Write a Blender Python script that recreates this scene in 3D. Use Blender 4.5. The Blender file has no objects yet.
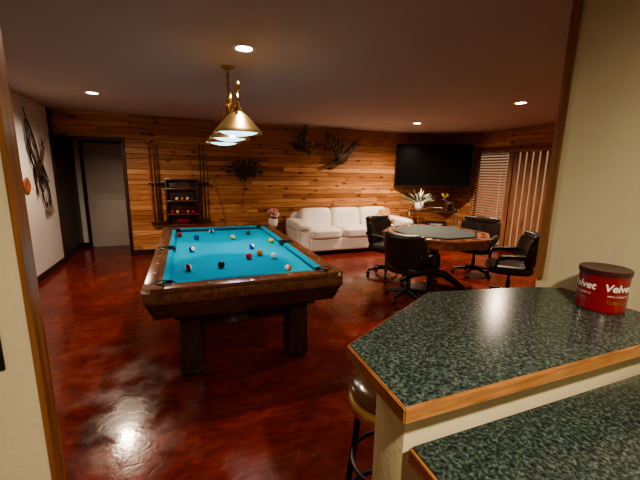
import bpy, bmesh, math, random
from mathutils import Vector, Matrix, noise
random.seed(7)
scene = bpy.context.scene
R = math.radians
CAMH = 1.54
CEIL = 2.45

# ------------------------------------------------------------------ materials
def new_mat(name):
    m = bpy.data.materials.new(name); m.use_nodes = True
    nt = m.node_tree
    return m, nt, nt.nodes['Principled BSDF']

def mat(name, col, rough=0.5, metal=0.0, var=0.0, scale=8.0, bump=0.0, bscale=40.0, coat=0.0, emis=None, estr=0.0, spec=None, sheen=0.0):
    m, nt, b = new_mat(name)
    b.inputs['Base Color'].default_value = (*col, 1)
    b.inputs['Roughness'].default_value = rough
    b.inputs['Metallic'].default_value = metal
    b.inputs['Coat Weight'].default_value = coat
    if spec is not None: b.inputs['Specular IOR Level'].default_value = spec
    if sheen: b.inputs['Sheen Weight'].default_value = sheen
    tc = nt.nodes.new('ShaderNodeTexCoord')
    if var > 0:
        n = nt.nodes.new('ShaderNodeTexNoise'); n.inputs['Scale'].default_value = scale; n.inputs['Detail'].default_value = 5
        nt.links.new(tc.outputs['Object'], n.inputs['Vector'])
        r = nt.nodes.new('ShaderNodeValToRGB')
        r.color_ramp.elements[0].position = .3; r.color_ramp.elements[1].position = .7
        r.color_ramp.elements[0].color = (*[max(0, c*(1-var)) for c in col], 1)
        r.color_ramp.elements[1].color = (*[min(1, c*(1+var)) for c in col], 1)
        nt.links.new(n.outputs['Fac'], r.inputs['Fac']); nt.links.new(r.outputs['Color'], b.inputs['Base Color'])
    if bump > 0:
        n2 = nt.nodes.new('ShaderNodeTexNoise'); n2.inputs['Scale'].default_value = bscale; n2.inputs['Detail'].default_value = 4
        nt.links.new(tc.outputs['Object'], n2.inputs['Vector'])
        bp = nt.nodes.new('ShaderNodeBump'); bp.inputs['Strength'].default_value = bump; bp.inputs['Distance'].default_value = .01
        nt.links.new(n2.outputs['Fac'], bp.inputs['Height']); nt.links.new(bp.outputs['Normal'], b.inputs['Normal'])
    if emis:
        b.inputs['Emission Color'].default_value = (*emis, 1); b.inputs['Emission Strength'].default_value = estr
    return m

def wood_mat(name, dark, light, stretch=(1, 12, 12), scale=3.0, rough=0.35, coat=0.3):
    m, nt, b = new_mat(name)
    tc = nt.nodes.new('ShaderNodeTexCoord'); mp = nt.nodes.new('ShaderNodeMapping')
    mp.inputs['Scale'].default_value = stretch
    n = nt.nodes.new('ShaderNodeTexNoise'); n.inputs['Scale'].default_value = scale; n.inputs['Detail'].default_value = 6; n.inputs['Distortion'].default_value = .6
    r = nt.nodes.new('ShaderNodeValToRGB')
    r.color_ramp.elements[0].position = .32; r.color_ramp.elements[1].position = .68
    r.color_ramp.elements[0].color = (*dark, 1); r.color_ramp.elements[1].color = (*light, 1)
    nt.links.new(tc.outputs['Object'], mp.inputs['Vector']); nt.links.new(mp.outputs['Vector'], n.inputs['Vector'])
    nt.links.new(n.outputs['Fac'], r.inputs['Fac']); nt.links.new(r.outputs['Color'], b.inputs['Base Color'])
    b.inputs['Roughness'].default_value = rough; b.inputs['Coat Weight'].default_value = coat; b.inputs['Coat Roughness'].default_value = .2
    return m

def plank_mat(name, axis):
    m, nt, b = new_mat(name)
    N = nt.nodes.new; L = nt.links.new
    at = N('ShaderNodeAttribute'); at.attribute_name = 'rnd'
    tc = N('ShaderNodeTexCoord')
    mp = N('ShaderNodeMapping')
    mp.inputs['Scale'].default_value = (1.2, 1.2, 22)
    comb = N('ShaderNodeVectorMath'); comb.operation = 'ADD'
    sc = N('ShaderNodeMath'); sc.operation = 'MULTIPLY'; sc.inputs[1].default_value = 37.0
    L(at.outputs['Fac'], sc.inputs[0])
    cx = N('ShaderNodeCombineXYZ'); L(sc.outputs[0], cx.inputs[0]); L(sc.outputs[0], cx.inputs[1])
    L(tc.outputs['Object'], mp.inputs['Vector']); L(mp.outputs['Vector'], comb.inputs[0]); L(cx.outputs[0], comb.inputs[1])
    n = N('ShaderNodeTexNoise'); n.inputs['Scale'].default_value = 2.2; n.inputs['Detail'].default_value = 7; n.inputs['Distortion'].default_value = .8
    L(comb.outputs[0], n.inputs['Vector'])
    r = N('ShaderNodeValToRGB')
    e = r.color_ramp.elements
    e[0].position = 0.0; e[0].color = (.10, .036, .014, 1)
    e[1].position = 1.0; e[1].color = (.78, .44, .22, 1)
    e.new(.12).color = (.33, .135, .054, 1)
    e.new(.6).color = (.53, .25, .108, 1)
    L(at.outputs['Fac'], r.inputs['Fac'])
    g = N('ShaderNodeValToRGB')
    g.color_ramp.elements[0].position = .34; g.color_ramp.elements[1].position = .60
    g.color_ramp.elements[0].color = (.52, .40, .33, 1); g.color_ramp.elements[1].color = (1, 1, 1, 1)
    L(n.outputs['Fac'], g.inputs['Fac'])
    mx = N('ShaderNodeMix'); mx.data_type = 'RGBA'; mx.blend_type = 'MULTIPLY'; mx.inputs['Factor'].default_value = .85
    L(r.outputs['Color'], mx.inputs['A']); L(g.outputs['Color'], mx.inputs['B'])
    mk = N('ShaderNodeMapping'); mk.inputs['Scale'].default_value = (3.2, 3.2, 7)
    L(tc.outputs['Object'], mk.inputs['Vector'])
    vo = N('ShaderNodeTexVoronoi'); vo.inputs['Scale'].default_value = 1.0
    L(mk.outputs['Vector'], vo.inputs['Vector'])
    kr = N('ShaderNodeValToRGB'); kr.color_ramp.elements[0].position = .08; kr.color_ramp.elements[1].position = .22
    kr.color_ramp.elements[0].color = (.18, .09, .06, 1); kr.color_ramp.elements[1].color = (1, 1, 1, 1)
    L(vo.outputs['Distance'], kr.inputs['Fac'])
    mx2 = N('ShaderNodeMix'); mx2.data_type = 'RGBA'; mx2.blend_type = 'MULTIPLY'; mx2.inputs['Factor'].default_value = .9
    L(mx.outputs['Result'], mx2.inputs['A']); L(kr.outputs['Color'], mx2.inputs['B'])
    L(mx2.outputs['Result'], b.inputs['Base Color'])
    b.inputs['Roughness'].default_value = .38
    return m

M_planks = plank_mat('pine_planks', 'x')
M_darkwood = wood_mat('dark_walnut', (.018, .008, .005), (.06, .024, .013), (8, 8, 1.5))
M_railwood = wood_mat('rail_walnut', (.075, .026, .012), (.20, .078, .036), (10, 1.2, 10), 3, .28, .5)
M_apron = wood_mat('apron_walnut', (.026, .010, .006), (.085, .034, .018), (3, 3, 14), 3, .3, .4)
M_trim = wood_mat('honey_oak_trim', (.16, .065, .024), (.32, .14, .052), (14, 14, 1), 3, .4)
M_edge = wood_mat('honey_oak_edge', (.28, .12, .04), (.50, .24, .085), (2, 2, 20), 4, .35)
M_darktrim = mat('dark_trim', (.035, .014, .009), .4, var=.3)
M_white = mat('plaster_white', (.70, .67, .65), .8, var=.04, scale=2, bump=.15, bscale=60)
M_cream = mat('plaster_cream', (.62, .56, .36), .8, var=.05, scale=3, bump=.2, bscale=50)
M_ceil = mat('ceiling_plaster', (.50, .42, .375), .9, var=.03, scale=2, bump=.25, bscale=90)
M_door = mat('door_paint', (.54, .50, .46), .5, var=.03)
M_black = mat('black_plastic', (.012, .012, .013), .35)
M_blackleather = mat('black_leather', (.020, .014, .012), .33, bump=.25, bscale=120)
M_stoolseat = mat('brown_vinyl', (.16, .075, .03), .2, var=.3, coat=.6)
M_leather = mat('ivory_leather', (.80, .75, .70), .42, var=.05, scale=5, bump=.25, bscale=25)
M_chrome = mat('chrome', (.75, .75, .76), .15, 1.0)
M_brass = mat('brass', (.78, .58, .28), .30, 1.0, var=.12, scale=12)
M_gold = mat('brass_dark', (.45, .28, .10), .35, 1.0, var=.2, scale=30)
M_felt = mat('blue_felt', (.0, .30, .46), .95, var=.05, scale=30, bump=.1, bscale=400, spec=.1)
M_cushion = mat('blue_cushion_cloth', (.0, .26, .41), .95, var=.05, scale=30, spec=.1)
M_pfelt = mat('green_charcoal_felt', (.016, .034, .028), .7, var=.15, scale=40)
M_redwood = wood_mat('mahogany', (.17, .045, .02), (.42, .14, .06), (5, 5, 5), 3, .25, .5)
M_feather = mat('feather_brown', (.055, .03, .018), .7, var=.6, scale=18)
M_feather2 = mat('feather_grey', (.20, .13, .09), .7, var=.5, scale=18)
M_teal = mat('feather_teal', (.01, .07, .05), .4)
M_beak = mat('beak_yellow', (.4, .25, .05), .5)
M_leaf = mat('dried_leaf', (.16, .20, .12), .6, var=.4, scale=10)
M_glow = mat('lamp_lens', (.9, .9, .85), .4, emis=(1, .86, .66), estr=30)
M_poolglow = mat('shade_glass', (.75, .95, .95), .4, emis=(.55, .93, 1), estr=2.6)
M_paintred = mat('tin_red', (.20, .006, .012), .28, coat=.4)
M_textw = mat('label_white', (.85, .8, .72), .5)
M_ceramic = mat('ceramic_white', (.85, .8, .76), .2)
M_pink = mat('petal_pink', (.75, .35, .32), .6, var=.2, scale=20)
M_glass = mat('shelf_glass', (.3, .35, .35), .08, spec=.6)
M_tan = mat('tan_wool', (.50, .30, .14), .85, var=.25, scale=20)

def floor_material():
    m, nt, b = new_mat('stained_concrete')
    N = nt.nodes.new; L = nt.links.new
    tc = N('ShaderNodeTexCoord')
    n = N('ShaderNodeTexNoise'); n.inputs['Scale'].default_value = 1.1; n.inputs['Detail'].default_value = 9; n.inputs['Roughness'].default_value = .68; n.inputs['Distortion'].default_value = 1.2
    L(tc.outputs['Object'], n.inputs['Vector'])
    r = N('ShaderNodeValToRGB'); e = r.color_ramp.elements
    e[0].position = .30; e[0].color = (.085, .010, .006, 1)
    e[1].position = .72; e[1].color = (.30, .043, .017, 1)
    e.new(.5).color = (.175, .021, .009, 1)
    L(n.outputs['Fac'], r.inputs['Fac'])
    mp = N('ShaderNodeMapping'); mp.inputs['Scale'].default_value = (2.2, 5, 1); mp.inputs['Rotation'].default_value = (0, 0, .7)
    L(tc.outputs['Object'], mp.inputs['Vector'])
    n4 = N('ShaderNodeTexNoise'); n4.inputs['Scale'].default_value = 2; n4.inputs['Detail'].default_value = 8; n4.inputs['Distortion'].default_value = 2.5
    L(mp.outputs['Vector'], n4.inputs['Vector'])
    r4 = N('ShaderNodeValToRGB'); r4.color_ramp.elements[0].position = .40; r4.color_ramp.elements[1].position = .62
    r4.color_ramp.elements[0].color = (.66, .60, .58, 1); r4.color_ramp.elements[1].color = (1.0, 1.0, 1.0, 1)
    L(n4.outputs['Fac'], r4.inputs['Fac'])
    mx = N('ShaderNodeMix'); mx.data_type = 'RGBA'; mx.blend_type = 'MULTIPLY'; mx.inputs['Factor'].default_value = 1
    L(r.outputs['Color'], mx.inputs['A']); L(r4.outputs['Color'], mx.inputs['B'])
    L(mx.outputs['Result'], b.inputs['Base Color'])
    n2 = N('ShaderNodeTexNoise'); n2.inputs['Scale'].default_value = 3.5; n2.inputs['Detail'].default_value = 8
    L(tc.outputs['Object'], n2.inputs['Vector'])
    mr = N('ShaderNodeMapRange'); mr.inputs['From Min'].default_value = .35; mr.inputs['From Max'].default_value = .65
    mr.inputs['To Min'].default_value = .10; mr.inputs['To Max'].default_value = .30
    L(n2.outputs['Fac'], mr.inputs['Value']); L(mr.outputs['Result'], b.inputs['Roughness'])
    n3 = N('ShaderNodeTexNoise'); n3.inputs['Scale'].default_value = 14; n3.inputs['Detail'].default_value = 5; n3.inputs['Distortion'].default_value = 1
    L(tc.outputs['Object'], n3.inputs['Vector'])
    bp = N('ShaderNodeBump'); bp.inputs['Strength'].default_value = .05; bp.inputs['Distance'].default_value = .02
    L(n3.outputs['Fac'], bp.inputs['Height']); L(bp.outputs['Normal'], b.inputs['Normal'])
    b.inputs['Specular IOR Level'].default_value = .36
    return m
M_floor = floor_material()

def counter_material():
    m, nt, b = new_mat('green_speckled_laminate')
    N = nt.nodes.new; L = nt.links.new
    tc = N('ShaderNodeTexCoord')
    n = N('ShaderNodeTexNoise'); n.inputs['Scale'].default_value = 110; n.inputs['Detail'].default_value = 5; n.inputs['Roughness'].default_value = .7
    L(tc.outputs['Object'], n.inputs['Vector'])
    r = N('ShaderNodeValToRGB'); e = r.color_ramp.elements
    e[0].position = .38; e[0].color = (.010, .019, .017, 1)
    e[1].position = .68; e[1].color = (.17, .215, .19, 1)
    e.new(.52).color = (.048, .070, .061, 1)
    L(n.outputs['Fac'], r.inputs['Fac']); L(r.outputs['Color'], b.inputs['Base Color'])
    b.inputs['Roughness'].default_value = .20
    return m
M_counter = counter_material()

# ------------------------------------------------------------------ builder
class B:
    def __init__(s, name): s.name = name; s.bm = bmesh.new(); s.mats = []
    def mi(s, m):
        if m not in s.mats: s.mats.append(m)
        return s.mats.index(m)
    def merge(s, t, m, M=None):
        i = s.mi(m)
        for f in t.faces: f.material_index = i; f.smooth = True
        if M is not None: bmesh.ops.transform(t, matrix=M, verts=t.verts)
        me = bpy.data.meshes.new('t'); t.to_mesh(me); t.free(); s.bm.from_mesh(me); bpy.data.meshes.remove(me)
    def box(s, c, d, m, bev=.004, seg=2, rot=None):
        t = bmesh.new(); bmesh.ops.create_cube(t, size=1)
        bmesh.ops.scale(t, vec=d, verts=t.verts)
        if bev > 0: bmesh.ops.bevel(t, geom=t.edges[:], offset=min(bev, min(d)*.45), segments=seg, affect='EDGES', profile=.5)
        s.merge(t, m, Matrix.Translation(c) @ (rot if rot else Matrix()))
    def rbox(s, c, d, m, k=5, n=8, rot=None, fn=None):
        t = bmesh.new(); bmesh.ops.create_cube(t, size=2)
        bmesh.ops.subdivide_edges(t, edges=t.edges[:], cuts=n, use_grid_fill=True)
        for v in t.verts:
            q = (abs(v.co.x)**k+abs(v.co.y)**k+abs(v.co.z)**k)**(1/k)
            v.co /= q
            v.co = Vector((v.co.x*d[0]/2, v.co.y*d[1]/2, v.co.z*d[2]/2))
            if fn: v.co = fn(v.co)
        s.merge(t, m, Matrix.Translation(c) @ (rot if rot else Matrix()))
    def lathe(s, prof, m, M=None, seg=32, cap=True):
        t = bmesh.new(); rings = []
        for r, z in prof:
            if r < 1e-5: rings.append([t.verts.new((0, 0, z))])
            else: rings.append([t.verts.new((r*math.cos(2*math.pi*i/seg), r*math.sin(2*math.pi*i/seg), z)) for i in range(seg)])
        for a, b in zip(rings, rings[1:]):
            for i in range(seg):
                j = (i+1) % seg
                if len(a) == 1 and len(b) == 1: continue
                if len(a) == 1: t.faces.new((a[0], b[i], b[j]))
                elif len(b) == 1: t.faces.new((a[i], a[j], b[0]))
                else: t.faces.new((a[i], a[j], b[j], b[i]))
        if cap:
            for q in (rings[0], rings[-1]):
                if len(q) > 1: t.faces.new(q)
        bmesh.ops.recalc_face_normals(t, faces=t.faces)
        s.merge(t, m, M)
    def tube(s, pts, r, m, seg=10, M=None, closed=False):
        pts = [Vector(p) for p in pts]; n = len(pts)
        rs = r if isinstance(r, (list, tuple)) else [r]*n
        t = bmesh.new(); rings = []
        up = None
        for i, p in enumerate(pts):
            if closed: d = pts[(i+1) % n]-pts[i-1]
            else: d = pts[min(i+1, n-1)]-pts[max(i-1, 0)]
            d.normalize()
            if up is None: up = Vector((0, 0, 1)) if abs(d.z) < .9 else Vector((1, 0, 0))
            a = d.cross(up)
            if a.length < 1e-4: a = d.orthogonal()
            a.normalize(); bb = a.cross(d).normalized(); up = bb
            rings.append([t.verts.new(p+rs[i]*(a*math.cos(2*math.pi*k/seg)+bb*math.sin(2*math.pi*k/seg))) for k in range(seg)])
        pr = list(zip(rings, rings[1:]))
        if closed: pr.append((rings[-1], rings[0]))
        for a, b in pr:
            for k in range(seg):
                j = (k+1) % seg; t.faces.new((a[k], a[j], b[j], b[k]))
        if not closed:
            t.faces.new(rings[0]); t.faces.new(rings[-1])
        bmesh.ops.recalc_face_normals(t, faces=t.faces)
        s.merge(t, m, M)
    def sphere(s, c, r, m, sc=(1, 1, 1), M=None, u=20, v=14):
        t = bmesh.new(); bmesh.ops.create_uvsphere(t, u_segments=u, v_segments=v, radius=r)
        X = Matrix.Translation(c) @ Matrix.Diagonal((*sc, 1))
        if M is not None: X = M @ X
        s.merge(t, m, X)
    def prism(s, poly, z0, z1, m, bev=0, M=None):
        t = bmesh.new()
        vs = [t.verts.new((x, y, z0)) for x, y in poly]
        f = t.faces.new(vs)
        e = bmesh.ops.extrude_face_region(t, geom=[f])
        bmesh.ops.translate(t, vec=(0, 0, z1-z0), verts=[v for v in e['geom'] if isinstance(v, bmesh.types.BMVert)])
        bmesh.ops.recalc_face_normals(t, faces=t.faces)
        if bev: bmesh.ops.bevel(t, geom=t.edges[:], offset=bev, segments=2, affect='EDGES')
        s.merge(t, m, M)
    def blade(s, p0, p1, w, m, nrm, curl=0.0, n=6, M=None, th=.003):
        p0 = Vector(p0); p1 = Vector(p1); d = p1-p0; nn = Vector(nrm).normalized(); side = d.cross(nn).normalized()
        t = bmesh.new(); rows = []
        for i in range(n+1):
            q = i/n; wd = w*.5*max(.12, math.sin(math.pi*min(1, .12+q*.86))**.6)
            c = p0+d*q+nn*curl*q*q
            rows.append([t.verts.new(c-side*wd), t.verts.new(c+nn*th*2), t.verts.new(c+side*wd)])
        for a, b in zip(rows, rows[1:]):
            t.faces.new((a[0], a[1], b[1], b[0])); t.faces.new((a[1], a[2], b[2], b[1]))
        s.merge(t, m, M)
    def done(s, M=None, sharp=38, parent=None):
        me = bpy.data.meshes.new(s.name); s.bm.to_mesh(me); s.bm.free()
        for m in s.mats: me.materials.append(m)
        me.set_sharp_from_angle(angle=R(sharp))
        o = bpy.data.objects.new(s.name, me); scene.collection.objects.link(o)
        if M is not None: o.matrix_world = M
        if parent: o.parent = parent
        return o

def rotz(a): return Matrix.Rotation(R(a), 4, 'Z')
def T(x, y, z): return Matrix.Translation((x, y, z))

# ------------------------------------------------------------------ room shell
XL, XR, YB, YS = -1.93, 6.1, 6.9, 1.07
def slab(name, lo, hi, m):
    b = B(name); c = [(a+d)/2 for a, d in zip(lo, hi)]; b.box(c, [d-a for a, d in zip(lo, hi)], m, 0); return b.done()
slab('floor', (-3.2, -3, -.1), (6.3, 8.2, 0), M_floor)
slab('ceiling', (-3.2, -3, CEIL), (6.3, 8.2, CEIL+.1), M_ceil)
slab('wall_left', (XL-.12, YS, 0), (XL, 6.72, CEIL), M_white)
slab('wall_hall_left', (XL-.12, 6.72, 0), (XL, 8.1, CEIL), M_darktrim)
slab('wall_hall_back', (XL, 7.95, 0), (-.4, 8.1, CEIL), M_white)
slab('wall_hall_right', (-.9, 7.06, 0), (-.75, 7.95, CEIL), M_white)

def planks(name, rects, mapf, backs):
    V = []; F = []; Rn = []
    def addboard(u0, u1, z0, z1, rv):
        th = .016; c = .006; g = .0015
        u0 += g; u1 -= g; z0 += g; z1 -= g
        base = len(V)
        pts = [(u0, z0, 0), (u1, z0, 0), (u1, z1, 0), (u0, z1, 0), (u0, z0, th-c), (u1, z0, th-c), (u1, z1, th-c), (u0, z1, th-c),
               (u0+c*.4, z0+c, th), (u1-c*.4, z0+c, th), (u1-c*.4, z1-c, th), (u0+c*.4, z1-c, th)]
        V.extend(mapf(*p) for p in pts)
        fs = [(8, 9, 10, 11)]
        for i in range(4):
            j = (i+1) % 4; fs += [(i, j, 4+j, 4+i), (4+i, 4+j, 8+j, 8+i)]
        for f in fs: F.append(tuple(base+k for k in f)); Rn.append(rv)
    for (u0, u1, z0, z1) in rects:
        h = .0905; z = z0; row = 0
        while z < z1-.005:
            zz = min(z+h, z1); u = u0 - random.uniform(0, 1.2)
            while u < u1:
                ln = random.uniform(.9, 2.8); a = max(u, u0); b_ = min(u+ln, u1)
                if b_-a > .01: addboard(a, b_, z, zz, min(1, max(.12, random.gauss(.55, .19))))
                u += ln
            z = zz
    for (u0, u1, z0, z1) in backs:
        base = len(V)
        for d in (-.1, 0):
            V.extend(mapf(u, z, d) for u, z in ((u0, z0), (u1, z0), (u1, z1), (u0, z1)))
        for f in [(0, 1, 2, 3), (4, 5, 6, 7), (0, 1, 5, 4), (1, 2, 6, 5), (2, 3, 7, 6), (3, 0, 4, 7)]:
            F.append(tuple(base+k for k in f)); Rn.append(0.0)
    me = bpy.data.meshes.new(name); me.from_pydata(V, [], F); me.update()
    at = me.attributes.new('rnd', 'FLOAT', 'FACE'); at.data.foreach_set('value', Rn)
    bm = bmesh.new(); bm.from_mesh(me); bmesh.ops.recalc_face_normals(bm, faces=bm.faces); bm.to_mesh(me); bm.free()
    me.materials.append(M_planks)
    o = bpy.data.objects.new(name, me); scene.collection.objects.link(o); return o
rb = [(-.93, XR, 0, 2.05), (XL, XR, 2.05, CEIL)]
planks('wall_back', rb, lambda u, z, d: (u, YB+.016-d, z), rb)
W0, W1, WZ = 4.30, 6.12, 2.04
rr = [(YS, W0, 0, WZ), (W1, YB+.016, 0, WZ), (YS, YB+.016, WZ, CEIL)]
planks('wall_right', rr, lambda u, z, d: (XR+.016-d, u, z), rr)

PT = .05
slab('wall_partition_left', (-3.1, YS-PT, 0), (-.386, YS, CEIL), M_cream)
slab('wall_kitchen_right', (1.5, -3, 0), (1.62, YS-PT, CEIL), M_cream)
slab('wall_partition_right', (1.5, YS-PT, 0), (XR+.1, YS, CEIL), M_cream)
slab('wall_kitchen_back', (-3.1, -3, 0), (1.5, -2.88, CEIL), M_cream)
slab('wall_kitchen_left', (-3.1, -2.88, 0), (-2.98, YS-PT, CEIL), M_cream)
slab('trim_1', (-.386, YS-PT-.006, 0), (-.374, YS+.004, CEIL), M_trim)
slab('trim_2', (1.489, YS-.03, 1.08), (1.4995, YS+.006, CEIL), M_trim)
slab('trim_3', (XL+.001, 6.70, 0), (XL+.03, 6.80, 2.05), M_darktrim)
slab('trim_4', (-.98, 6.87, 0), (-.93, 7.06, 2.05), M_darktrim)
slab('trim_5', (XL+.03, 6.875, 2.0), (-.93, 7.0, 2.05), M_darktrim)
slab('baseboard_left', (XL+.001, YS+.01, 0), (XL+.016, 6.69, .09), M_darktrim)
slab('baseboard_back', (-.92, YB-.016, 0), (XR-.02, YB-.001, .10), M_darktrim)
slab('baseboard_hall', (XL+.001, 7.93, 0), (-.91, 7.949, .09), M_darktrim)

b = B('door_1')
b.box((-1.37, 7.915, 1.0), (.80, .04, 2.0), M_door, .004)
for zc, hh in ((.55, .75), (1.45, .8)):
    b.box((-1.37, 7.893, zc), (.56, .006, hh), M_door, .003)
for x in (-1.80, -.945): b.box((x, 7.91, 1.02), (.06, .05, 2.04), M_darktrim, .004)
b.box((-1.37, 7.91, 2.05), (.92, .05, .06), M_darktrim, .004)
b.lathe([(0, 0), (.025, 0), (.03, .02), (.022, .045), (0, .05)], M_brass, T(-1.05, 7.89, 1.0) @ Matrix.Rotation(R(90), 4, 'X'), 16)
b.done()

b = B('window_1')
ym = 5.22
for y in (W0+.025, ym, W1-.025): b.box((XR+.05, y, WZ/2), (.10, .05, WZ), M_darktrim, .003)
b.box((XR+.05, (W0+W1)/2, WZ-.025), (.10, W1-W0, .05), M_darktrim, .003)
b.box((XR+.05, (W0+W1)/2, .04), (.10, W1-W0, .08), M_darktrim, .003)
b.box((XR+.085, (W0+W1)/2, WZ/2), (.006, W1-W0-.06, WZ-.12), mat('glowing_pane', (.10, .07, .06), .1, emis=(1, .62, .38), estr=.35), 0)  # pane emits warm light itself, in place of light coming from outdoors
b.done()
M_slat = wood_mat('blind_slat', (.26, .10, .045), (.44, .19, .09), (3, 3, 3), 3, .4)
M_vslat = wood_mat('blind_vane', (.17, .07, .032), (.33, .15, .07), (9, 9, .8), 3, .4)
b = B('venetian_blind')
b.box((XR-.065, (ym+W1)/2, WZ-.02), (.06, W1-ym-.02, .06), M_slat, .004)
z = WZ-.08
while z > .25:
    b.box((XR-.065, (ym+W1)/2, z), (.05, W1-ym-.04, .004), M_slat, 0, rot=Matrix.Rotation(R(-30), 4, 'Y')); z -= .056
b.box((XR-.065, (ym+W1)/2, .22), (.05, W1-ym-.04, .02), M_slat, .003)
for y in (ym+.12, W1-.12): b.tube([(XR-.092, y, .22), (XR-.092, y, WZ-.03)], .003, M_textw, 6)
b.done()
b = B('vertical_blind')
b.box((XR-.065, (ym+W0)/2, WZ-.02), (.07, ym-W0-.02, .06), M_slat, .004)
y = W0+.06
while y < ym-.05:
    b.box((XR-.065, y, WZ/2+.02), (.085, .004, WZ-.14), M_vslat, 0, rot=rotz(-66)); y += .135
b.done()

# ------------------------------------------------------------------ lights
def downlight(x, y, e, ang=160, col=(1, .79, .58)):
    b = B('recessed_ceiling_light')
    b.lathe([(.062, .012), (.062, -.004), (.085, -.006), (.092, 0), (.092, .002)], M_ceramic, None, 32, False)
    b.lathe([(0, .0), (.062, .0)], M_glow, None, 32, False)
    o = b.done(T(x, y, CEIL-.004))
    ld = bpy.data.lights.new('bulb', 'SPOT'); ld.energy = e; ld.spot_size = R(ang); ld.spot_blend = .8; ld.color = col; ld.shadow_soft_size = .045
    lo = bpy.data.objects.new('bulb', ld); scene.collection.objects.link(lo); lo.parent = o; lo.location = (0, 0, -.03)
    return o
downlight(.47, 2.85, 105)
downlight(-1.0, 5.2, 160)
downlight(4.0, 5.5, 350)
downlight(4.02, 3.4, 220)
downlight(.45, -.5, 185, 170, (1, .86, .68))  # added kitchen fill lamp behind the camera, unseen, brightens the cream walls
downlight(-1.6, -1.2, 30, 170, (1, .86, .68))  # second added fill lamp behind the camera, also unseen

# ------------------------------------------------------------------ pool table
PX, PY = .40, 3.56; PW, PL = 1.38, 2.56
b = B('pool_table')
hx, hy = PW/2, PL/2; ri = .115
def ring(z0, z1, o, i, m, bev=.006):
    (ox, oy), (ix, iy) = o, i
    b.box((0, -(oy+iy)/2, (z0+z1)/2), (ox*2, oy-iy, z1-z0), m, bev)
    b.box((0, (oy+iy)/2, (z0+z1)/2), (ox*2, oy-iy, z1-z0), m, bev)
    b.box((-(ox+ix)/2, 0, (z0+z1)/2), (ox-ix, iy*2+.004, z1-z0), m, bev)
    b.box(((ox+ix)/2, 0, (z0+z1)/2), (ox-ix, iy*2+.004, z1-z0), m, bev)
b.box((0, 0, .735), (PW-.16, PL-.16, .05), M_felt, 0)
for sx in (-1, 1):
    for sy in (-1, 1):
        y0, y1 = .075, hy-.13
        b.box((sx*(hx-ri/2), sy*(y0+y1)/2, .785), (ri, y1-y0, .035), M_railwood, .006)
        c = hx-ri-.022
        pts = [(c-.022, .785), (c+.024, .757), (c+.024, .802), (c-.016, .800)]
        tb = bmesh.new(); A = []
        for yy, sg in ((y0+.02, 1), (y1-.035, -1)):
            A.append([tb.verts.new((sx*px, sy*(yy+(.02*sg if i in (0, 3) else 0)), pz)) for i, (px, pz) in enumerate(pts)])
        for i in range(4): tb.faces.new((A[0][i], A[0][(i+1) % 4], A[1][(i+1) % 4], A[1][i]))
        tb.faces.new(A[0]); tb.faces.new(A[1]); bmesh.ops.recalc_face_normals(tb, faces=tb.faces)
        b.merge(tb, M_cushion)
        for k in range(1, 4):
            yy = y0+(y1-y0)*k/4
            b.lathe([(.007, 0), (.007, .001), (0, .001)], M_textw, T(sx*(hx-ri*.45), sy*yy, .8025), 4)
for sy in (-1, 1):
    b.box((0, sy*(hy-ri/2), .785), (PW-.26, ri, .035), M_railwood, .006)
    c = hy-ri-.022; x1 = hx-ri-.075
    pts = [(c-.022, .785), (c+.024, .757), (c+.024, .802), (c-.016, .800)]
    tb = bmesh.new(); A = []
    for s_ in (-1, 1):
        A.append([tb.verts.new((s_*(x1-(.02 if i in (0, 3) else 0)), sy*py, pz)) for i, (py, pz) in enumerate(pts)])
    for i in range(4): tb.faces.new((A[0][i], A[0][(i+1) % 4], A[1][(i+1) % 4], A[1][i]))
    tb.faces.new(A[0]); tb.faces.new(A[1]); bmesh.ops.recalc_face_normals(tb, faces=tb.faces)
    b.merge(tb, M_cushion)
    for k in (-1, 0, 1):
        b.lathe([(.007, 0), (.007, .001), (0, .001)], M_textw, T(k*.28, sy*(hy-ri*.45), .8025), 4)
for sx in (-1, 1):
    for sy in (-1, 1):
        pc = (sx*(hx-ri-.004), sy*(hy-ri-.004))
        b.lathe([(.056, .7605), (.056, .79), (.066, .807), (.078, .803), (.078, .77)], M_black, T(pc[0], pc[1], 0), 28, False)
        b.lathe([(0, .7615), (.057, .7615)], M_black, T(pc[0], pc[1], 0), 28, False)
        b.prism([(sx*(hx-.0), sy*(hy-.135)), (sx*hx, sy*(hy-.03)), (sx*(hx-.03), sy*hy), (sx*(hx-.135), sy*hy), (sx*(hx-.115), sy*(hy-.055)), (sx*(hx-.055), sy*(hy-.115))], .765, .806, M_railwood, .003)
        b.prism([(sx*(hx+.004), sy*(hy-.05)), (sx*(hx+.004), sy*(hy-.028)), (sx*(hx-.028), sy*(hy+.004)), (sx*(hx-.05), sy*(hy+.004)), (sx*(hx-.05), sy*(hy-.01)), (sx*(hx-.01), sy*(hy-.05))], .775, .803, M_chrome, .002)
    pc = (sx*(hx-ri+.012), 0)
    b.lathe([(.052, .7605), (.052, .79), (.06, .806), (.07, .803), (.07, .77)], M_black, T(pc[0], 0, 0), 28, False)
    b.lathe([(0, .7615), (.053, .7615)], M_black, T(pc[0], 0, 0), 28, False)
    b.box((sx*(hx-.02), 0, .785), (.04, .15, .036), M_railwood, .004)
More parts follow.
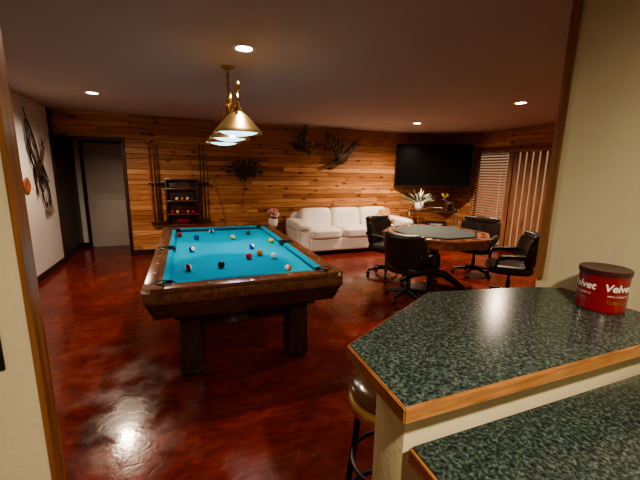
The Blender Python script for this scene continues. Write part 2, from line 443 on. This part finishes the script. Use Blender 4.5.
def frustum(z0, z1, a0, b0, a1, b1, m):
    t = bmesh.new()
    v = [t.verts.new(p) for p in ((-a0, -b0, z0), (a0, -b0, z0), (a0, b0, z0), (-a0, b0, z0), (-a1, -b1, z1), (a1, -b1, z1), (a1, b1, z1), (-a1, b1, z1))]
    for f in ((0, 1, 2, 3), (4, 5, 6, 7), (0, 1, 5, 4), (1, 2, 6, 5), (2, 3, 7, 6), (3, 0, 4, 7)): t.faces.new([v[i] for i in f])
    bmesh.ops.recalc_face_normals(t, faces=t.faces)
    bmesh.ops.bevel(t, geom=t.edges[:], offset=.008, segments=2, affect='EDGES')
    b.merge(t, m)
b.box((0, 0, .7), (PW-.03, PL-.03, .04), M_darkwood, .004)
ring(.695, .768, (hx-.004, hy-.004), (hx-.06, hy-.06), M_railwood, .006)
frustum(.575, .70, hx-.055, hy-.055, hx-.012, hy-.012, M_apron)
b.box((0, 0, .545), (PW-.34, PL-.34, .07), M_darkwood, .005)
for sy in (-1, 1):
    for sx in (-1, 1):
        b.prism([(-.080, 0), (.080, 0), (.068, .5), (-.068, .5)], -.11, .11, M_darkwood, .006, T(sx*.42, sy*.90, .03) @ Matrix.Rotation(R(90), 4, 'X'))
        b.box((sx*.42, sy*.90, .015), (.14, .2, .03), M_black, .005)
    b.box((0, sy*.90, .44), (.75, .06, .16), M_darkwood, .005)
b.box((0, 0, .40), (.10, 1.7, .14), M_darkwood, .006)
b.box((.02, -hy+.02, .8035), (.07, .025, .003), M_chrome, .001)
b.done(T(PX, PY, 0))

bc = {'white': (.85, .83, .78), 'yellow': (.8, .5, .02), 'blue': (.01, .04, .4), 'red': (.6, .02, .015), 'purple': (.1, .02, .2), 'orange': (.75, .2, .02), 'green': (.01, .15, .05), 'maroon': (.2, .01, .02), 'black': (.01, .01, .01)}
def ballmat(c, stripe):
    m, nt, bs = new_mat('ball_'+c+('_s' if stripe else ''))
    bs.inputs['Roughness'].default_value = .08
    bs.inputs['Base Color'].default_value = (*bc[c], 1)
    if stripe:
        tc = nt.nodes.new('ShaderNodeTexCoord'); sp = nt.nodes.new('ShaderNodeSeparateXYZ'); ab = nt.nodes.new('ShaderNodeMath'); ab.operation = 'ABSOLUTE'
        gt = nt.nodes.new('ShaderNodeMath'); gt.operation = 'GREATER_THAN'; gt.inputs[1].default_value = .015
        mx = nt.nodes.new('ShaderNodeMix'); mx.data_type = 'RGBA'
        nt.links.new(tc.outputs['Object'], sp.inputs[0]); nt.links.new(sp.outputs['Z'], ab.inputs[0]); nt.links.new(ab.outputs[0], gt.inputs[0])
        nt.links.new(gt.outputs[0], mx.inputs['Factor']); mx.inputs['A'].default_value = (*bc[c], 1); mx.inputs['B'].default_value = (*bc['white'], 1)
        nt.links.new(mx.outputs['Result'], bs.inputs['Base Color'])
    return m
balls = [(-.09, 4.33, 'red', 0), (.03, 3.48, 'purple', 1), (-.01, 2.80, 'maroon', 1), (.24, 2.82, 'black', 0), (.5, 3.04, 'red', 0), (.62, 3.14, 'orange', 0), (.72, 3.0, 'white', 0),
         (.73, 2.56, 'orange', 1), (.86, 3.7, 'yellow', 0), (.7, 4.27, 'green', 0), (.48, 4.0, 'yellow', 1), (.09, 4.1, 'blue', 0), (.28, 4.5, 'green', 1), (.6, 3.45, 'blue', 1)]
for x, y, c, st in balls:
    bb = B('billiard_ball'); bb.sphere((0, 0, 0), .0285, ballmat(c, st), u=28, v=20)
    bb.done(T(x, y, .76+.0287) @ Matrix.Rotation(random.uniform(.3, 1.2), 4, 'X') @ Matrix.Rotation(random.uniform(0, 3), 4, 'Y'))

# billiard pendant
LX, LY = .41, 3.40
b = B('billiard_pendant_light')
b.lathe([(0, CEIL-.03), (.02, CEIL-.03), (.055, CEIL-.012), (.06, CEIL-.001)], M_gold, T(LX, LY, 0), 24)
z = CEIL-.035; i = 0
while z > 2.13:
    pts = []
    for k in range(12):
        a = 2*math.pi*k/12; u = .012*math.cos(a); w = .021*math.sin(a)
        pts.append((LX+(u if i % 2 else 0), LY+(0 if i % 2 else u), z-.015+w))
    b.tube(pts, .0045, M_gold, 6, closed=True); z -= .030; i += 1
BZ = 2.06
b.tube([(LX, LY-.62, BZ), (LX, LY+.62, BZ)], .011, M_gold, 12)
b.lathe([(0, .09), (.012, .085), (.02, .06), (.012, .045), (.035, .015), (.03, -.015), (.012, -.03), (.018, -.05), (0, -.07)], M_gold, T(LX, LY, BZ), 20)
for sgn in (-1, 1):
    for base, size in ((.08, .18), (.62, -.14)):
        pts = []
        for k in range(26):
            a = k/25*3.6*math.pi/2; rr_ = abs(size)*.5*(1-k/32)
            pts.append((LX, LY+sgn*(base+(1 if size > 0 else -1)*(rr_*math.sin(a)+.02)), BZ+.02+abs(size)*.5-rr_*math.cos(a)))
        b.tube(pts, .008, M_gold, 6)
for dy in (-.56, 0, .56):
    Mx = T(LX, LY+dy, 0)
    b.tube([(LX, LY+dy, BZ), (LX, LY+dy, 1.99)], .012, M_brass, 10)
    b.lathe([(.0, 2.025), (.03, 2.02), (.036, 1.985), (.055, 1.972), (.085, 1.948), (.13, 1.895), (.165, 1.855), (.182, 1.835), (.185, 1.825), (.181, 1.825), (.16, 1.85), (.125, 1.888), (.08, 1.937), (.05, 1.955), (0, 1.96)], M_brass, Mx, 40, False)
    b.lathe([(0, 1.805), (.05, 1.808), (.11, 1.82), (.165, 1.842), (.12, 1.86), (0, 1.87)], M_poolglow, Mx, 36, False)
o = b.done()
for dy in (-.56, 0, .56):
    ld = bpy.data.lights.new('pendant_bulb', 'SPOT'); ld.energy = 14; ld.spot_size = R(140); ld.spot_blend = .5; ld.color = (.92, .97, 1); ld.shadow_soft_size = .09
    lo = bpy.data.objects.new('pendant_bulb', ld); scene.collection.objects.link(lo); lo.parent = o; lo.location = (LX, LY+dy, 1.79)

# ------------------------------------------------------------------ sofa
b = B('leather_sofa')
b.rbox((1.25, .46, .20), (2.48, .88, .26), M_leather, 14, 8)
for x in (.10, 2.40):
    for y in (.10, .80): b.lathe([(.03, 0), (.035, .07), (0, .07)], M_darkwood, T(x, y, .0), 16)
aw = .27
for x in (aw/2, 2.5-aw/2):
    b.rbox((x, .45, .32), (aw-.02, .92, .48), M_leather, 10, 8)
    b.rbox((x, .43, .55), (aw+.03, .96, .17), M_leather, 3.8, 10)
    b.tube([(x-.13, -.012, .12), (x-.13, -.015, .50), (x-.10, -.018, .58), (x, -.02, .615), (x+.10, -.018, .58), (x+.13, -.015, .50), (x+.13, -.012, .12)], .007, M_leather, 6)
sw = (2.5-2*aw)/3
for i in range(3):
    xc = aw+sw*(i+.5)
    b.rbox((xc, .33, .40), (sw-.004, .72, .18), M_leather, 6, 14, fn=lambda v: v+Vector((0, 0, .018*math.cos(v.x*4)*math.cos(v.y*3) if v.z > 0 else 0)))
    b.rbox((xc, .69, .60), (sw-.002, .24, .42), M_leather, 5, 14, rot=Matrix.Rotation(R(-12), 4, 'X'))
    b.rbox((xc, .73, .745), (sw-.004, .24, .17), M_leather, 3.8, 12, rot=Matrix.Rotation(R(-8), 4, 'X'))
b.rbox((1.25, .84, .46), (2.3, .14, .60), M_leather, 8, 8)
b.done(T(1.85, 5.87, 0), 60)
b = B('throw_blanket')
b.rbox((0, 0, 0), (.26, .03, .26), M_tan, 6, 12, fn=lambda v: v+Vector((0, .012*math.sin(v.x*40+v.z*12), .008*math.sin(v.x*22))))
b.rbox((0, -.11, -.14), (.24, .24, .035), M_tan, 5, 12, fn=lambda v: v+Vector((0, 0, .008*math.sin(v.x*30))))
b.done(T(3.96, 6.38, .67) @ Matrix.Rotation(R(-14), 4, 'X'), 60)

# ------------------------------------------------------------------ poker table
TX, TY = 3.12, 3.72
b = B('poker_table')
def octo(r, rot=22.5): return [(r*math.cos(R(rot+45*i)), r*math.sin(R(rot+45*i))) for i in range(8)]
RO = .72
b.prism(octo(RO-.01), .665, .745, M_redwood, .008)
b.prism(octo(RO), .745, .775, M_redwood, .010)
b.prism(octo(RO-.16), .775, .785, M_blackleather, .003)
b.prism(octo(RO-.19), .782, .788, M_pfelt, .001)
for i in range(8):
    a0 = R(45*i); rr_ = (RO-.08)*math.cos(R(22.5))
    b.lathe([(.040, .776), (.040, .780), (.032, .781), (.030, .777), (0, .777)], M_brass, T(rr_*math.cos(a0), rr_*math.sin(a0), 0), 20)
    t_ = Vector((-math.sin(a0), math.cos(a0), 0))
    for sg in (-1, 1):
        p = Vector((rr_*math.cos(a0), rr_*math.sin(a0), .7765))+t_*sg*.13
        b.box(p, (.05, .10, .003), M_darkwood, .001, rot=Matrix.Rotation(a0, 4, 'Z'))
b.lathe([(.10, .655), (.09, .60), (.06, .52), (.085, .40), (.10, .32), (.07, .22), (.10, .16), (.0, .14)], M_darkwood, None, 28)
b.prism(octo(.30), .63, .665, M_darkwood, .005)
for i in range(4):
    a = R(45+90*i); M4 = Matrix.Rotation(a, 4, 'Z')
    pts = [(.05, 0, .22), (.16, 0, .20), (.28, 0, .13), (.38, 0, .06), (.43, 0, .032)]
    b.tube([M4 @ Vector(p) for p in pts], [.05, .05, .042, .036, .03], M_darkwood, 10)
b.done(T(TX, TY, 0))

# ------------------------------------------------------------------ chairs
def chair(x, y, face_deg, spin=0, sc=.96):
    b = B('poker_chair')
    for i in range(5):
        M5 = rotz(72*i+spin)
        b.tube([M5 @ Vector(p) for p in ((0, 0, .12), (.1, 0, .11), (.2, 0, .09), (.29, 0, .075))], [.028, .024, .02, .016], M_black, 8)
        for s_ in (-.014, .014):
            b.lathe([(0, -.009), (.024, -.009), (.027, 0), (.024, .009), (0, .009)], M_black, M5 @ T(.29, s_, .027) @ Matrix.Rotation(R(90), 4, 'X'), 16)
        b.tube([M5 @ Vector((.29, 0, .03)), M5 @ Vector((.29, 0, .08))], .008, M_chrome, 8)
    b.lathe([(.045, .08), (.045, .14), (.028, .15), (.028, .26), (.018, .27), (.018, .37), (0, .37)], M_black, None, 20)
    b.box((0, 0, .38), (.26, .22, .04), M_black, .01)
    b.rbox((.02, 0, .445), (.54, .52, .14), M_blackleather, 4, 10)
    def bend(v):
        return Vector((v.x+1.5*v.y*v.y, v.y, v.z))
    b.rbox((-.27, 0, .68), (.11, .60, .42), M_blackleather, 4.5, 12, rot=Matrix.Rotation(R(-11), 4, 'Y'), fn=bend)
    b.rbox((-.30, 0, .855), (.12, .55, .11), M_blackleather, 3.4, 10, rot=Matrix.Rotation(R(-11), 4, 'Y'), fn=bend)
    b.rbox((-.205, 0, .58), (.07, .42, .16), M_blackleather, 3, 8, rot=Matrix.Rotation(R(-8), 4, 'Y'))
    for s_ in (-1, 1):
        b.tube([(.16, s_*.25, .41), (.22, s_*.29, .50), (.20, s_*.295, .595), (.10, s_*.295, .625), (-.1, s_*.29, .64), (-.22, s_*.27, .67)], [.02, .02, .022, .022, .022, .02], M_black, 10)
        b.rbox((.04, s_*.295, .64), (.32, .075, .05), M_blackleather, 3.5, 8, rot=Matrix.Rotation(R(4), 4, 'Y'))
    return b.done(T(x, y, 0) @ rotz(face_deg) @ Matrix.Scale(sc, 4), 50)
chair(2.84, 4.44, -62, 10, .98)
chair(2.52, 3.42, 25, 30, .94)
chair(4.15, 4.02, 205, 5, .98)
chair(3.74, 3.03, 140, 20, .94)

# ------------------------------------------------------------------ TV on corner mount
b = B('television')
w, h = 1.60, .92
b.box((0, 0, 0), (w, .045, h), M_black, .006)
b.box((0, -.0235, .006), (w-.02, .002, h-.035), mat('tv_screen', (.003, .003, .003), .25, spec=.3), 0)
b.box((0, .05, 0), (.7, .06, .5), M_black, .01)
b.box((0, .20, 0), (.08, .28, .08), M_black, .008)
b.box((0, .36, 0), (.25, .05, .35), M_black, .008)
ang = math.degrees(math.atan2(5.95-6.83, 5.85-4.5))
o = b.done(T(5.14, 6.38, 1.73) @ rotz(ang))

b = B('media_stand')
for z in (.10, .42, .74):
    b.box((0, 0, z), (1.05, .40, .018), M_glass if z < .7 else M_darkwood, .004)
for x in (-.50, .50):
    for y in (-.17, .17): b.tube([(x, y, 0), (x, y, .80)], .016, M_chrome, 12)
for x in (-.50, .50): b.tube([(x, -.17, .80), (x, .17, .80)], .014, M_chrome, 10)
b.tube([(-.50, .17, .80), (.50, .17, .80)], .012, M_chrome, 10)
SM = T(5.10, 6.22, 0) @ rotz(ang)
b.done(SM)
b = B('media_player')
b.box((0, 0, .035), (.43, .28, .07), M_black, .006)
b.box((0, -.142, .035), (.25, .004, .03), M_glass, 0)
for x in (-.17, .17): b.lathe([(.016, 0), (.014, .012), (0, .013)], M_chrome, T(x, -.141, .035) @ Matrix.Rotation(R(90), 4, 'X'), 14)
b.done(SM @ T(.08, 0, .430))
b = B('potted_pampas_plant')
b.lathe([(0, 0), (.09, 0), (.12, .10), (.13, .22), (.115, .24), (.105, .22), (0, .21)], M_ceramic, None, 28)
for i in range(80):
    a = random.uniform(0, 2*math.pi); el = random.uniform(.1, 1.35); ln = random.uniform(.30, .52)
    p1 = Vector((math.cos(a)*math.cos(el)*ln*1.1, math.sin(a)*math.cos(el)*ln*.7, .22+math.sin(el)*ln*.78))
    b.blade((0, 0, .2), p1, random.uniform(.03, .055), M_leaf if i % 3 else M_ceramic, (math.cos(a), math.sin(a), .4), curl=.05)
b.done(SM @ T(-.31, -.09, .75) @ Matrix.Scale(.76, 4), 80)
b = B('moose_figurine')
b.sphere((0, 0, .16), .07, M_feather, (1.6, .8, .9)); b.sphere((.13, 0, .25), .04, M_feather, (1.5, .8, .9)); b.tube([(.08, 0, .19), (.12, 0, .25)], [.04, .03], M_feather)
for x in (-.07, .07):
    for y in (-.03, .03): b.tube([(x, y, .14), (x, y, .0)], [.02, .012], M_feather, 8)
for s_ in (-1, 1):
    b.tube([(.12, 0, .28), (.12, s_*.05, .32), (.12, s_*.10, .33)], .009, M_beak, 8)
    for q in range(4): b.tube([(.12, s_*(.05+q*.025), .325), (.13, s_*(.06+q*.03), .39)], [.008, .003], M_beak, 6)
b.done(SM @ T(.34, .0, .75) @ rotz(200))

b = B('side_table')
b.lathe([(0, .42), (.17, .42), (.18, .43), (.18, .445), (.17, .45), (0, .45)], M_darkwood, None, 32)
for i in range(3):
    M3 = rotz(120*i); b.tube([M3 @ Vector((.10, 0, .42)), M3 @ Vector((.16, 0, 0.008))], [.016, .012], M_darkwood, 10)
b.done(T(1.58, 6.62, 0))
b = B('flower_pot')
b.lathe([(0, 0), (.06, 0), (.085, .05), (.10, .12), (.095, .17), (.085, .19), (.08, .17), (0, .165)], M_ceramic, None, 28)
for i in range(46):
    v = Vector((random.gauss(0, 1), random.gauss(0, 1), random.gauss(.3, 1))).normalized()
    b.sphere(Vector((0, 0, .26))+Vector((v.x*.11, v.y*.11, v.z*.10)), random.uniform(.022, .036), M_pink if i % 3 else M_ceramic, (1, 1, .8), u=8, v=6)
for i in range(14):
    a = random.uniform(0, 6.28); b.blade((0, 0, .18), (math.cos(a)*.17, math.sin(a)*.17, .22+random.uniform(-.02, .06)), .05, M_leaf, (0, 0, 1), curl=.02)
b.done(T(1.58, 6.62, .451), 80)

# ------------------------------------------------------------------ mounted birds
def bird(name, M, wing_l, wing_r, sc=1.0, body=M_feather):
    b = B(name)
    prof = [(0, -.17), (.04, -.15), (.07, -.08), (.085, 0), (.072, .08), (.042, .13), (.030, .19), (.032, .22), (.036, .245), (.025, .275), (0, .285)]
    b.lathe(prof, body, Matrix.Rotation(R(90), 4, 'Y'), 18)
    b.sphere((.25, 0, .005), .040, M_teal, (1.15, .9, .95))
    b.tube([(.28, 0, 0), (.34, 0, -.012)], [.016, .008], M_beak, 8)
    for i in range(7):
        a = R(-30+10*i); b.blade((-.13, 0, 0), (-.13-.16*math.cos(a), .12*math.sin(a), -.02), .05, M_feather2, (0, 0, 1))
    for side, (ax, el, ln) in ((-1, wing_l), (1, wing_r)):
        d = Vector((math.cos(R(ax))*math.cos(R(el)), -.35, math.sin(R(el)))).normalized() if side == 1 else Vector((math.cos(R(ax))*math.cos(R(el)), -.15, math.sin(R(el)))).normalized()
        p0 = Vector((.05, side*.03-.02, .03)); p1 = p0+d*ln*.45; p2 = p0+d*ln*.8+Vector((.03, 0, 0))
        b.tube([p0, p1, p2], [.034, .026, .012], body, 10)
        back = Vector((-1, -.1, -.25)).normalized()
        for i in range(15):
            q = i/14; s0 = p0.lerp(p1, q*2) if q < .5 else p1.lerp(p2, (q-.5)*2)
            dirv = (back*(1-q)+d*q*1.3).normalized(); fl = ln*(.40+.28*q)
            b.blade(s0, s0+dirv*fl, .072, M_feather if i % 2 else M_feather2, (.1, -1, .1), curl=-.02)
            b.blade(s0+Vector((0, -.008, 0)), s0+Vector((0, -.008, 0))+dirv*fl*.5, .06, M_feather2 if i % 2 else M_feather, (.1, -1, .1))
    b.tube([(0, 0, 0), (0, .14, 0)], .008, M_black, 8)
    return b.done(M @ Matrix.Scale(sc, 4), 80)
bird('mounted_duck', T(2.16, YB-.135, 2.02) @ Matrix.Rotation(R(25), 4, 'Y'), (130, 60, .34), (60, 20, .32), .95)
bird('mounted_duck', T(3.06, YB-.155, 1.79) @ Matrix.Rotation(R(-20), 4, 'Y') @ Matrix.Scale(-1, 4, (1, 0, 0)), (60, 65, .46), (150, 25, .46), 1.05)
b = B('mounted_turkey_fan')
b.box((0, -.012, 0), (.16, .022, .20), M_darkwood, .01)
for i in range(19):
    a = R(-15+210*i/18); ln = random.uniform(.26, .34)
    b.blade((0, -.03-.001*i, 0), (math.cos(a)*ln*1.15, -.05-.002*i, math.sin(a)*ln*.8), .07, M_feather if i % 2 else M_feather2, (0, -1, 0), curl=.02)
for i in range(16):
    a = R(180+180*i/15); ln = random.uniform(.12, .22)
    b.blade((0, -.04, 0), (math.cos(a)*ln*1.2, -.07, math.sin(a)*ln), .05, M_feather, (0, -1, 0), curl=.02)
for i in range(15):
    a = R(-10+200*i/14); b.blade((0, -.06, 0), (math.cos(a)*.17, -.08, math.sin(a)*.13), .05, M_feather, (0, -1, 0))
b.sphere((0, -.07, -.02), .055, M_feather, (1, .7, 1.2))
b.tube([(0, -.03, -.1), (-.01, -.04, -.35), (-.05, -.03, -.62), (-.06, -.03, -.72)], .006, M_black, 8)
b.done(T(1.08, YB-.001, 1.54), 80)

# ------------------------------------------------------------------ cue rack
b = B('pool_cue_rack')
b.box((0, -.02, .95), (.50, .036, .80), M_darkwood, .006)
for x in (-.26, .26): b.box((x, -.055, .95), (.04, .11, .86), M_darkwood, .006)
for z in (.54, .74, .98, 1.20, 1.37): b.box((0, -.06, z), (.56, .12, .025), M_railwood, .005)
for x in (-.42, .36):
    b.box((x, -.05, 1.30), (.24, .10, .03), M_darkwood, .006)
    b.box((x, -.05, .60), (.24, .10, .03), M_darkwood, .006)
b.box((-.03, -.012, 1.30), (.9, .02, .05), M_darkwood, .005)
b.box((-.03, -.012, .60), (.9, .02, .05), M_darkwood, .005)
for x, top in ((-.50, 2.02), (-.44, 2.05), (-.38, 1.98), (.34, 2.04), (.40, 2.0)):
    b.tube([(x, -.075, .617), (x, -.075, 1.0), (x, -.07, 1.4), (x, -.06, top)], [.017, .015, .012, .008], M_redwood if x < -.4 else M_darkwood, 10)
    b.tube([(x, -.06, top), (x, -.06, top+.02)], .008, M_textw, 8)
for i in range(5):
    b.sphere((-.18+.09*i, -.07, .782), .0285, ballmat(['red', 'yellow', 'maroon', 'orange', 'red'][i], 0), u=14, v=10)
    b.sphere((-.18+.09*i, -.07, 1.022), .0285, ballmat(['maroon', 'red', 'orange', 'black', 'green'][i], i % 2), u=14, v=10)
b.tube([(-.14, -.05, 1.225), (.14, -.05, 1.225), (0, -.05, 1.345)], .010, M_redwood, 8, closed=True)
b.box((0, -.07, .61), (.2, .08, .08), M_paintred, .01)
b.done(T(-.06, YB-.001, 0))
b = B('pool_cue')
b.tube([(.60, YB-.22, .012), (.53, YB-.14, .9), (.48, YB-.022, 1.50)], [.016, .012, .006], M_edge, 10)
b.done()

# ------------------------------------------------------------------ left wall hangings
b = B('dreamcatcher')
def hoop(cy, cz, ry, rz, tilt=0):
    pts = []
    for k in range(40):
        a = 2*math.pi*k/40; y = ry*math.cos(a); z = rz*math.sin(a)
        z2 = z; y2 = y*(1-.35*z/rz)
        pts.append((0.03, cy+y2*math.cos(tilt)-z2*math.sin(tilt), cz+y2*math.sin(tilt)+z2*math.cos(tilt)))
    return pts
h1 = hoop(-.10, .28, .13, .34, R(16)); h2 = hoop(.16, -.26, .13, .36, R(14))
for hp in (h1, h2):
    b.tube(hp, .010, M_black, 8, closed=True)
    for k in range(2, 18, 3):
        b.tube([hp[k], hp[39-k]], .003, M_feather, 5); b.tube([hp[k], hp[(39-k-4) % 40]], .003, M_feather, 5)
b.tube([(.02, -.20, .76), (.03, -.18, .62)], .006, M_black, 6)
# antler-like branches crossing at the middle
for s_ in (-1, 1):
    pts = [(.04, 0, -.02), (.05, s_*.14, .10), (.05, s_*.22, .26), (.05, s_*.20, .42)]
    b.tube(pts, [.020, .016, .012, .005], M_feather, 8)
    for q, (y, z) in enumerate(((.13, .09), (.20, .20), (.22, .30))):
        b.tube([(.05, s_*y, z), (.06, s_*(y+.09), z+.10)], [.010, .003], M_feather, 6)
for i in range(22):
    y = random.uniform(-.13, .16); z = random.uniform(-.08, .12)
    b.blade((.05, y, z), (.06, y+random.uniform(-.06, .08), z-random.uniform(.14, .30)), .045, M_feather if i % 2 else M_black, (1, 0, 0), curl=.02)
for i in range(6):
    y = .12+.045*i; b.tube([(.04, y, -.5), (.04, y, -.60)], .003, M_black, 5); b.blade((.04, y, -.56), (.045, y, -.56-.13), .04, M_feather2, (1, 0, 0))
b.done(T(XL, 6.0, 1.55), 80)
b = B('wall_plaque')
b.lathe([(0, .0), (.10, .0), (.11, .012), (.09, .02), (.07, .012), (0, .012)], M_redwood, T(XL+.001, 5.62, 1.30) @ Matrix.Rotation(R(90), 4, 'Y'), 28)
b.done()

# ------------------------------------------------------------------ bar counter
b = B('bar_counter')
def inset(poly, d):
    n = len(poly); out = []
    for i in range(n):
        p0, p1, p2 = (Vector(poly[i-1]), Vector(poly[i]), Vector(poly[(i+1) % n]))
        e1 = (p1-p0).normalized(); e2 = (p2-p1).normalized()
        n1 = Vector((-e1.y, e1.x)); n2 = Vector((-e2.y, e2.x)); m_ = (n1+n2).normalized()
        out.append(tuple(p1+m_*d/max(.4, m_.dot(n1))))
    return out
poly = [(.394, .517), (1.498, .517), (1.498, .948), (1.35, 1.01), (.90, 1.09), (.398, .80)]
b.prism(poly, 1.030, 1.068, M_edge, .003)
b.prism(inset(poly, .006), 1.066, 1.0705, M_counter, .001)
b.box((.975, .655, .513), (1.046, .13, 1.026), M_cream, .002)
b.box((.975, .26, .895), (1.046, .618, .04), M_edge, .003)
b.box((.978, .26, .917), (1.038, .610, .006), M_counter, .001)
b.box((1.01, .28, .4375), (.96, .56, .873), M_cream, .003)
b.box((1.01, .03, .05), (.96, .05, .1), M_darkwood, .003)
b.done()

b = B('bar_stool')
b.lathe([(0, .70), (.15, .70), (.168, .71), (.168, .745), (.160, .755), (0, .755)], M_brass, None, 40)
b.lathe([(.158, .753), (.162, .765), (.145, .785), (.10, .793), (0, .795)], M_stoolseat, None, 40)
for i in range(4):
    M4 = rotz(45+90*i); b.tube([M4 @ Vector((.12, 0, .71)), M4 @ Vector((.135, 0, .5)), M4 @ Vector((.19, 0, .0))], .013, M_black, 10)
for rr_, z in ((.163, .24), (.14, .46)):
    b.tube([(rr_*math.cos(2*math.pi*k/32), rr_*math.sin(2*math.pi*k/32), z) for k in range(32)], .009, M_black, 8, closed=True)
b.done(T(.675, .965, 0), 50)

b = B('tobacco_tin')
r0, hh = .074, .145
b.lathe([(0, 0), (r0-.002, 0), (r0, .004), (r0+.001, .008), (r0, .011), (r0, hh-.004), (0, hh-.004)], M_paintred, None, 56)
b.lathe([(r0+.001, hh-.010), (r0+.0035, hh-.010), (r0+.0035, hh+.004), (r0+.001, hh+.006), (r0-.006, hh+.005), (0, hh+.003)], mat('tin_lid', (.05, .012, .014), .3), None, 56)
def wrap_text(txt, size, zc, off, ang0, mtl):
    cu = bpy.data.curves.new('txt', 'FONT'); cu.body = txt; cu.size = size; cu.align_x = 'CENTER'; cu.shear = .15; cu.offset = off
    to = bpy.data.objects.new('txt', cu); scene.collection.objects.link(to)
    bpy.context.view_layer.update()
    me = bpy.data.meshes.new_from_object(to.evaluated_get(bpy.context.evaluated_depsgraph_get()))
    bpy.data.objects.remove(to)
    t = bmesh.new(); t.from_mesh(me); bpy.data.meshes.remove(me)
    bmesh.ops.subdivide_edges(t, edges=[e for e in t.edges if e.calc_length() > .008], cuts=2)
    for v in t.verts:
        a = ang0+v.co.x/r0; z = zc+v.co.y
        v.co = Vector((math.cos(a)*(r0+.0008), math.sin(a)*(r0+.0008), z))
    b.merge(t, mtl)
for a in (-1.95, -.38, 1.19, 2.76):
    wrap_text('Velvet', .036, .082, .0008, a, M_textw)
    wrap_text('PIPE & CIGARETTE', .0085, .062, 0, a, M_textw)
    wrap_text('TOBACCO', .015, .038, 0, a, M_brass)
b.done(T(1.395, .745, 1.0712))

b = B('light_switch')
b.box((0, 0, 0), (.075, .008, .12), M_black, .003); b.box((0, -.006, 0), (.03, .008, .06), M_black, .003)
b.done(T(-.482, YS-PT-.0045, 1.10))

# ------------------------------------------------------------------ world + camera
w = bpy.data.worlds.new('World'); scene.world = w; w.use_nodes = True
w.node_tree.nodes['Background'].inputs[0].default_value = (.8, .75, .7, 1); w.node_tree.nodes['Background'].inputs[1].default_value = .3

th = R(21.3); p = R(11.1); a = .0175
F = Vector((math.sin(th)*math.cos(p), math.cos(th)*math.cos(p), -math.sin(p)))
R0 = Vector((math.cos(th), -math.sin(th), 0)); U0 = R0.cross(F)
Rv = (R0*math.cos(a)+U0*math.sin(a)); Uv = (U0*math.cos(a)-R0*math.sin(a))
cam = bpy.data.cameras.new('camera'); cam.sensor_width = 36; cam.lens = 345/640*36; cam.clip_start = .02
co = bpy.data.objects.new('camera', cam); scene.collection.objects.link(co)
Mx = Matrix((Rv, Uv, -F)).transposed().to_4x4(); Mx.translation = (0, 0, CAMH)
co.matrix_world = Mx
scene.camera = co
try:
    scene.view_settings.view_transform = 'AgX'; scene.view_settings.look = 'AgX - Medium High Contrast'
except Exception as ex: print(ex)
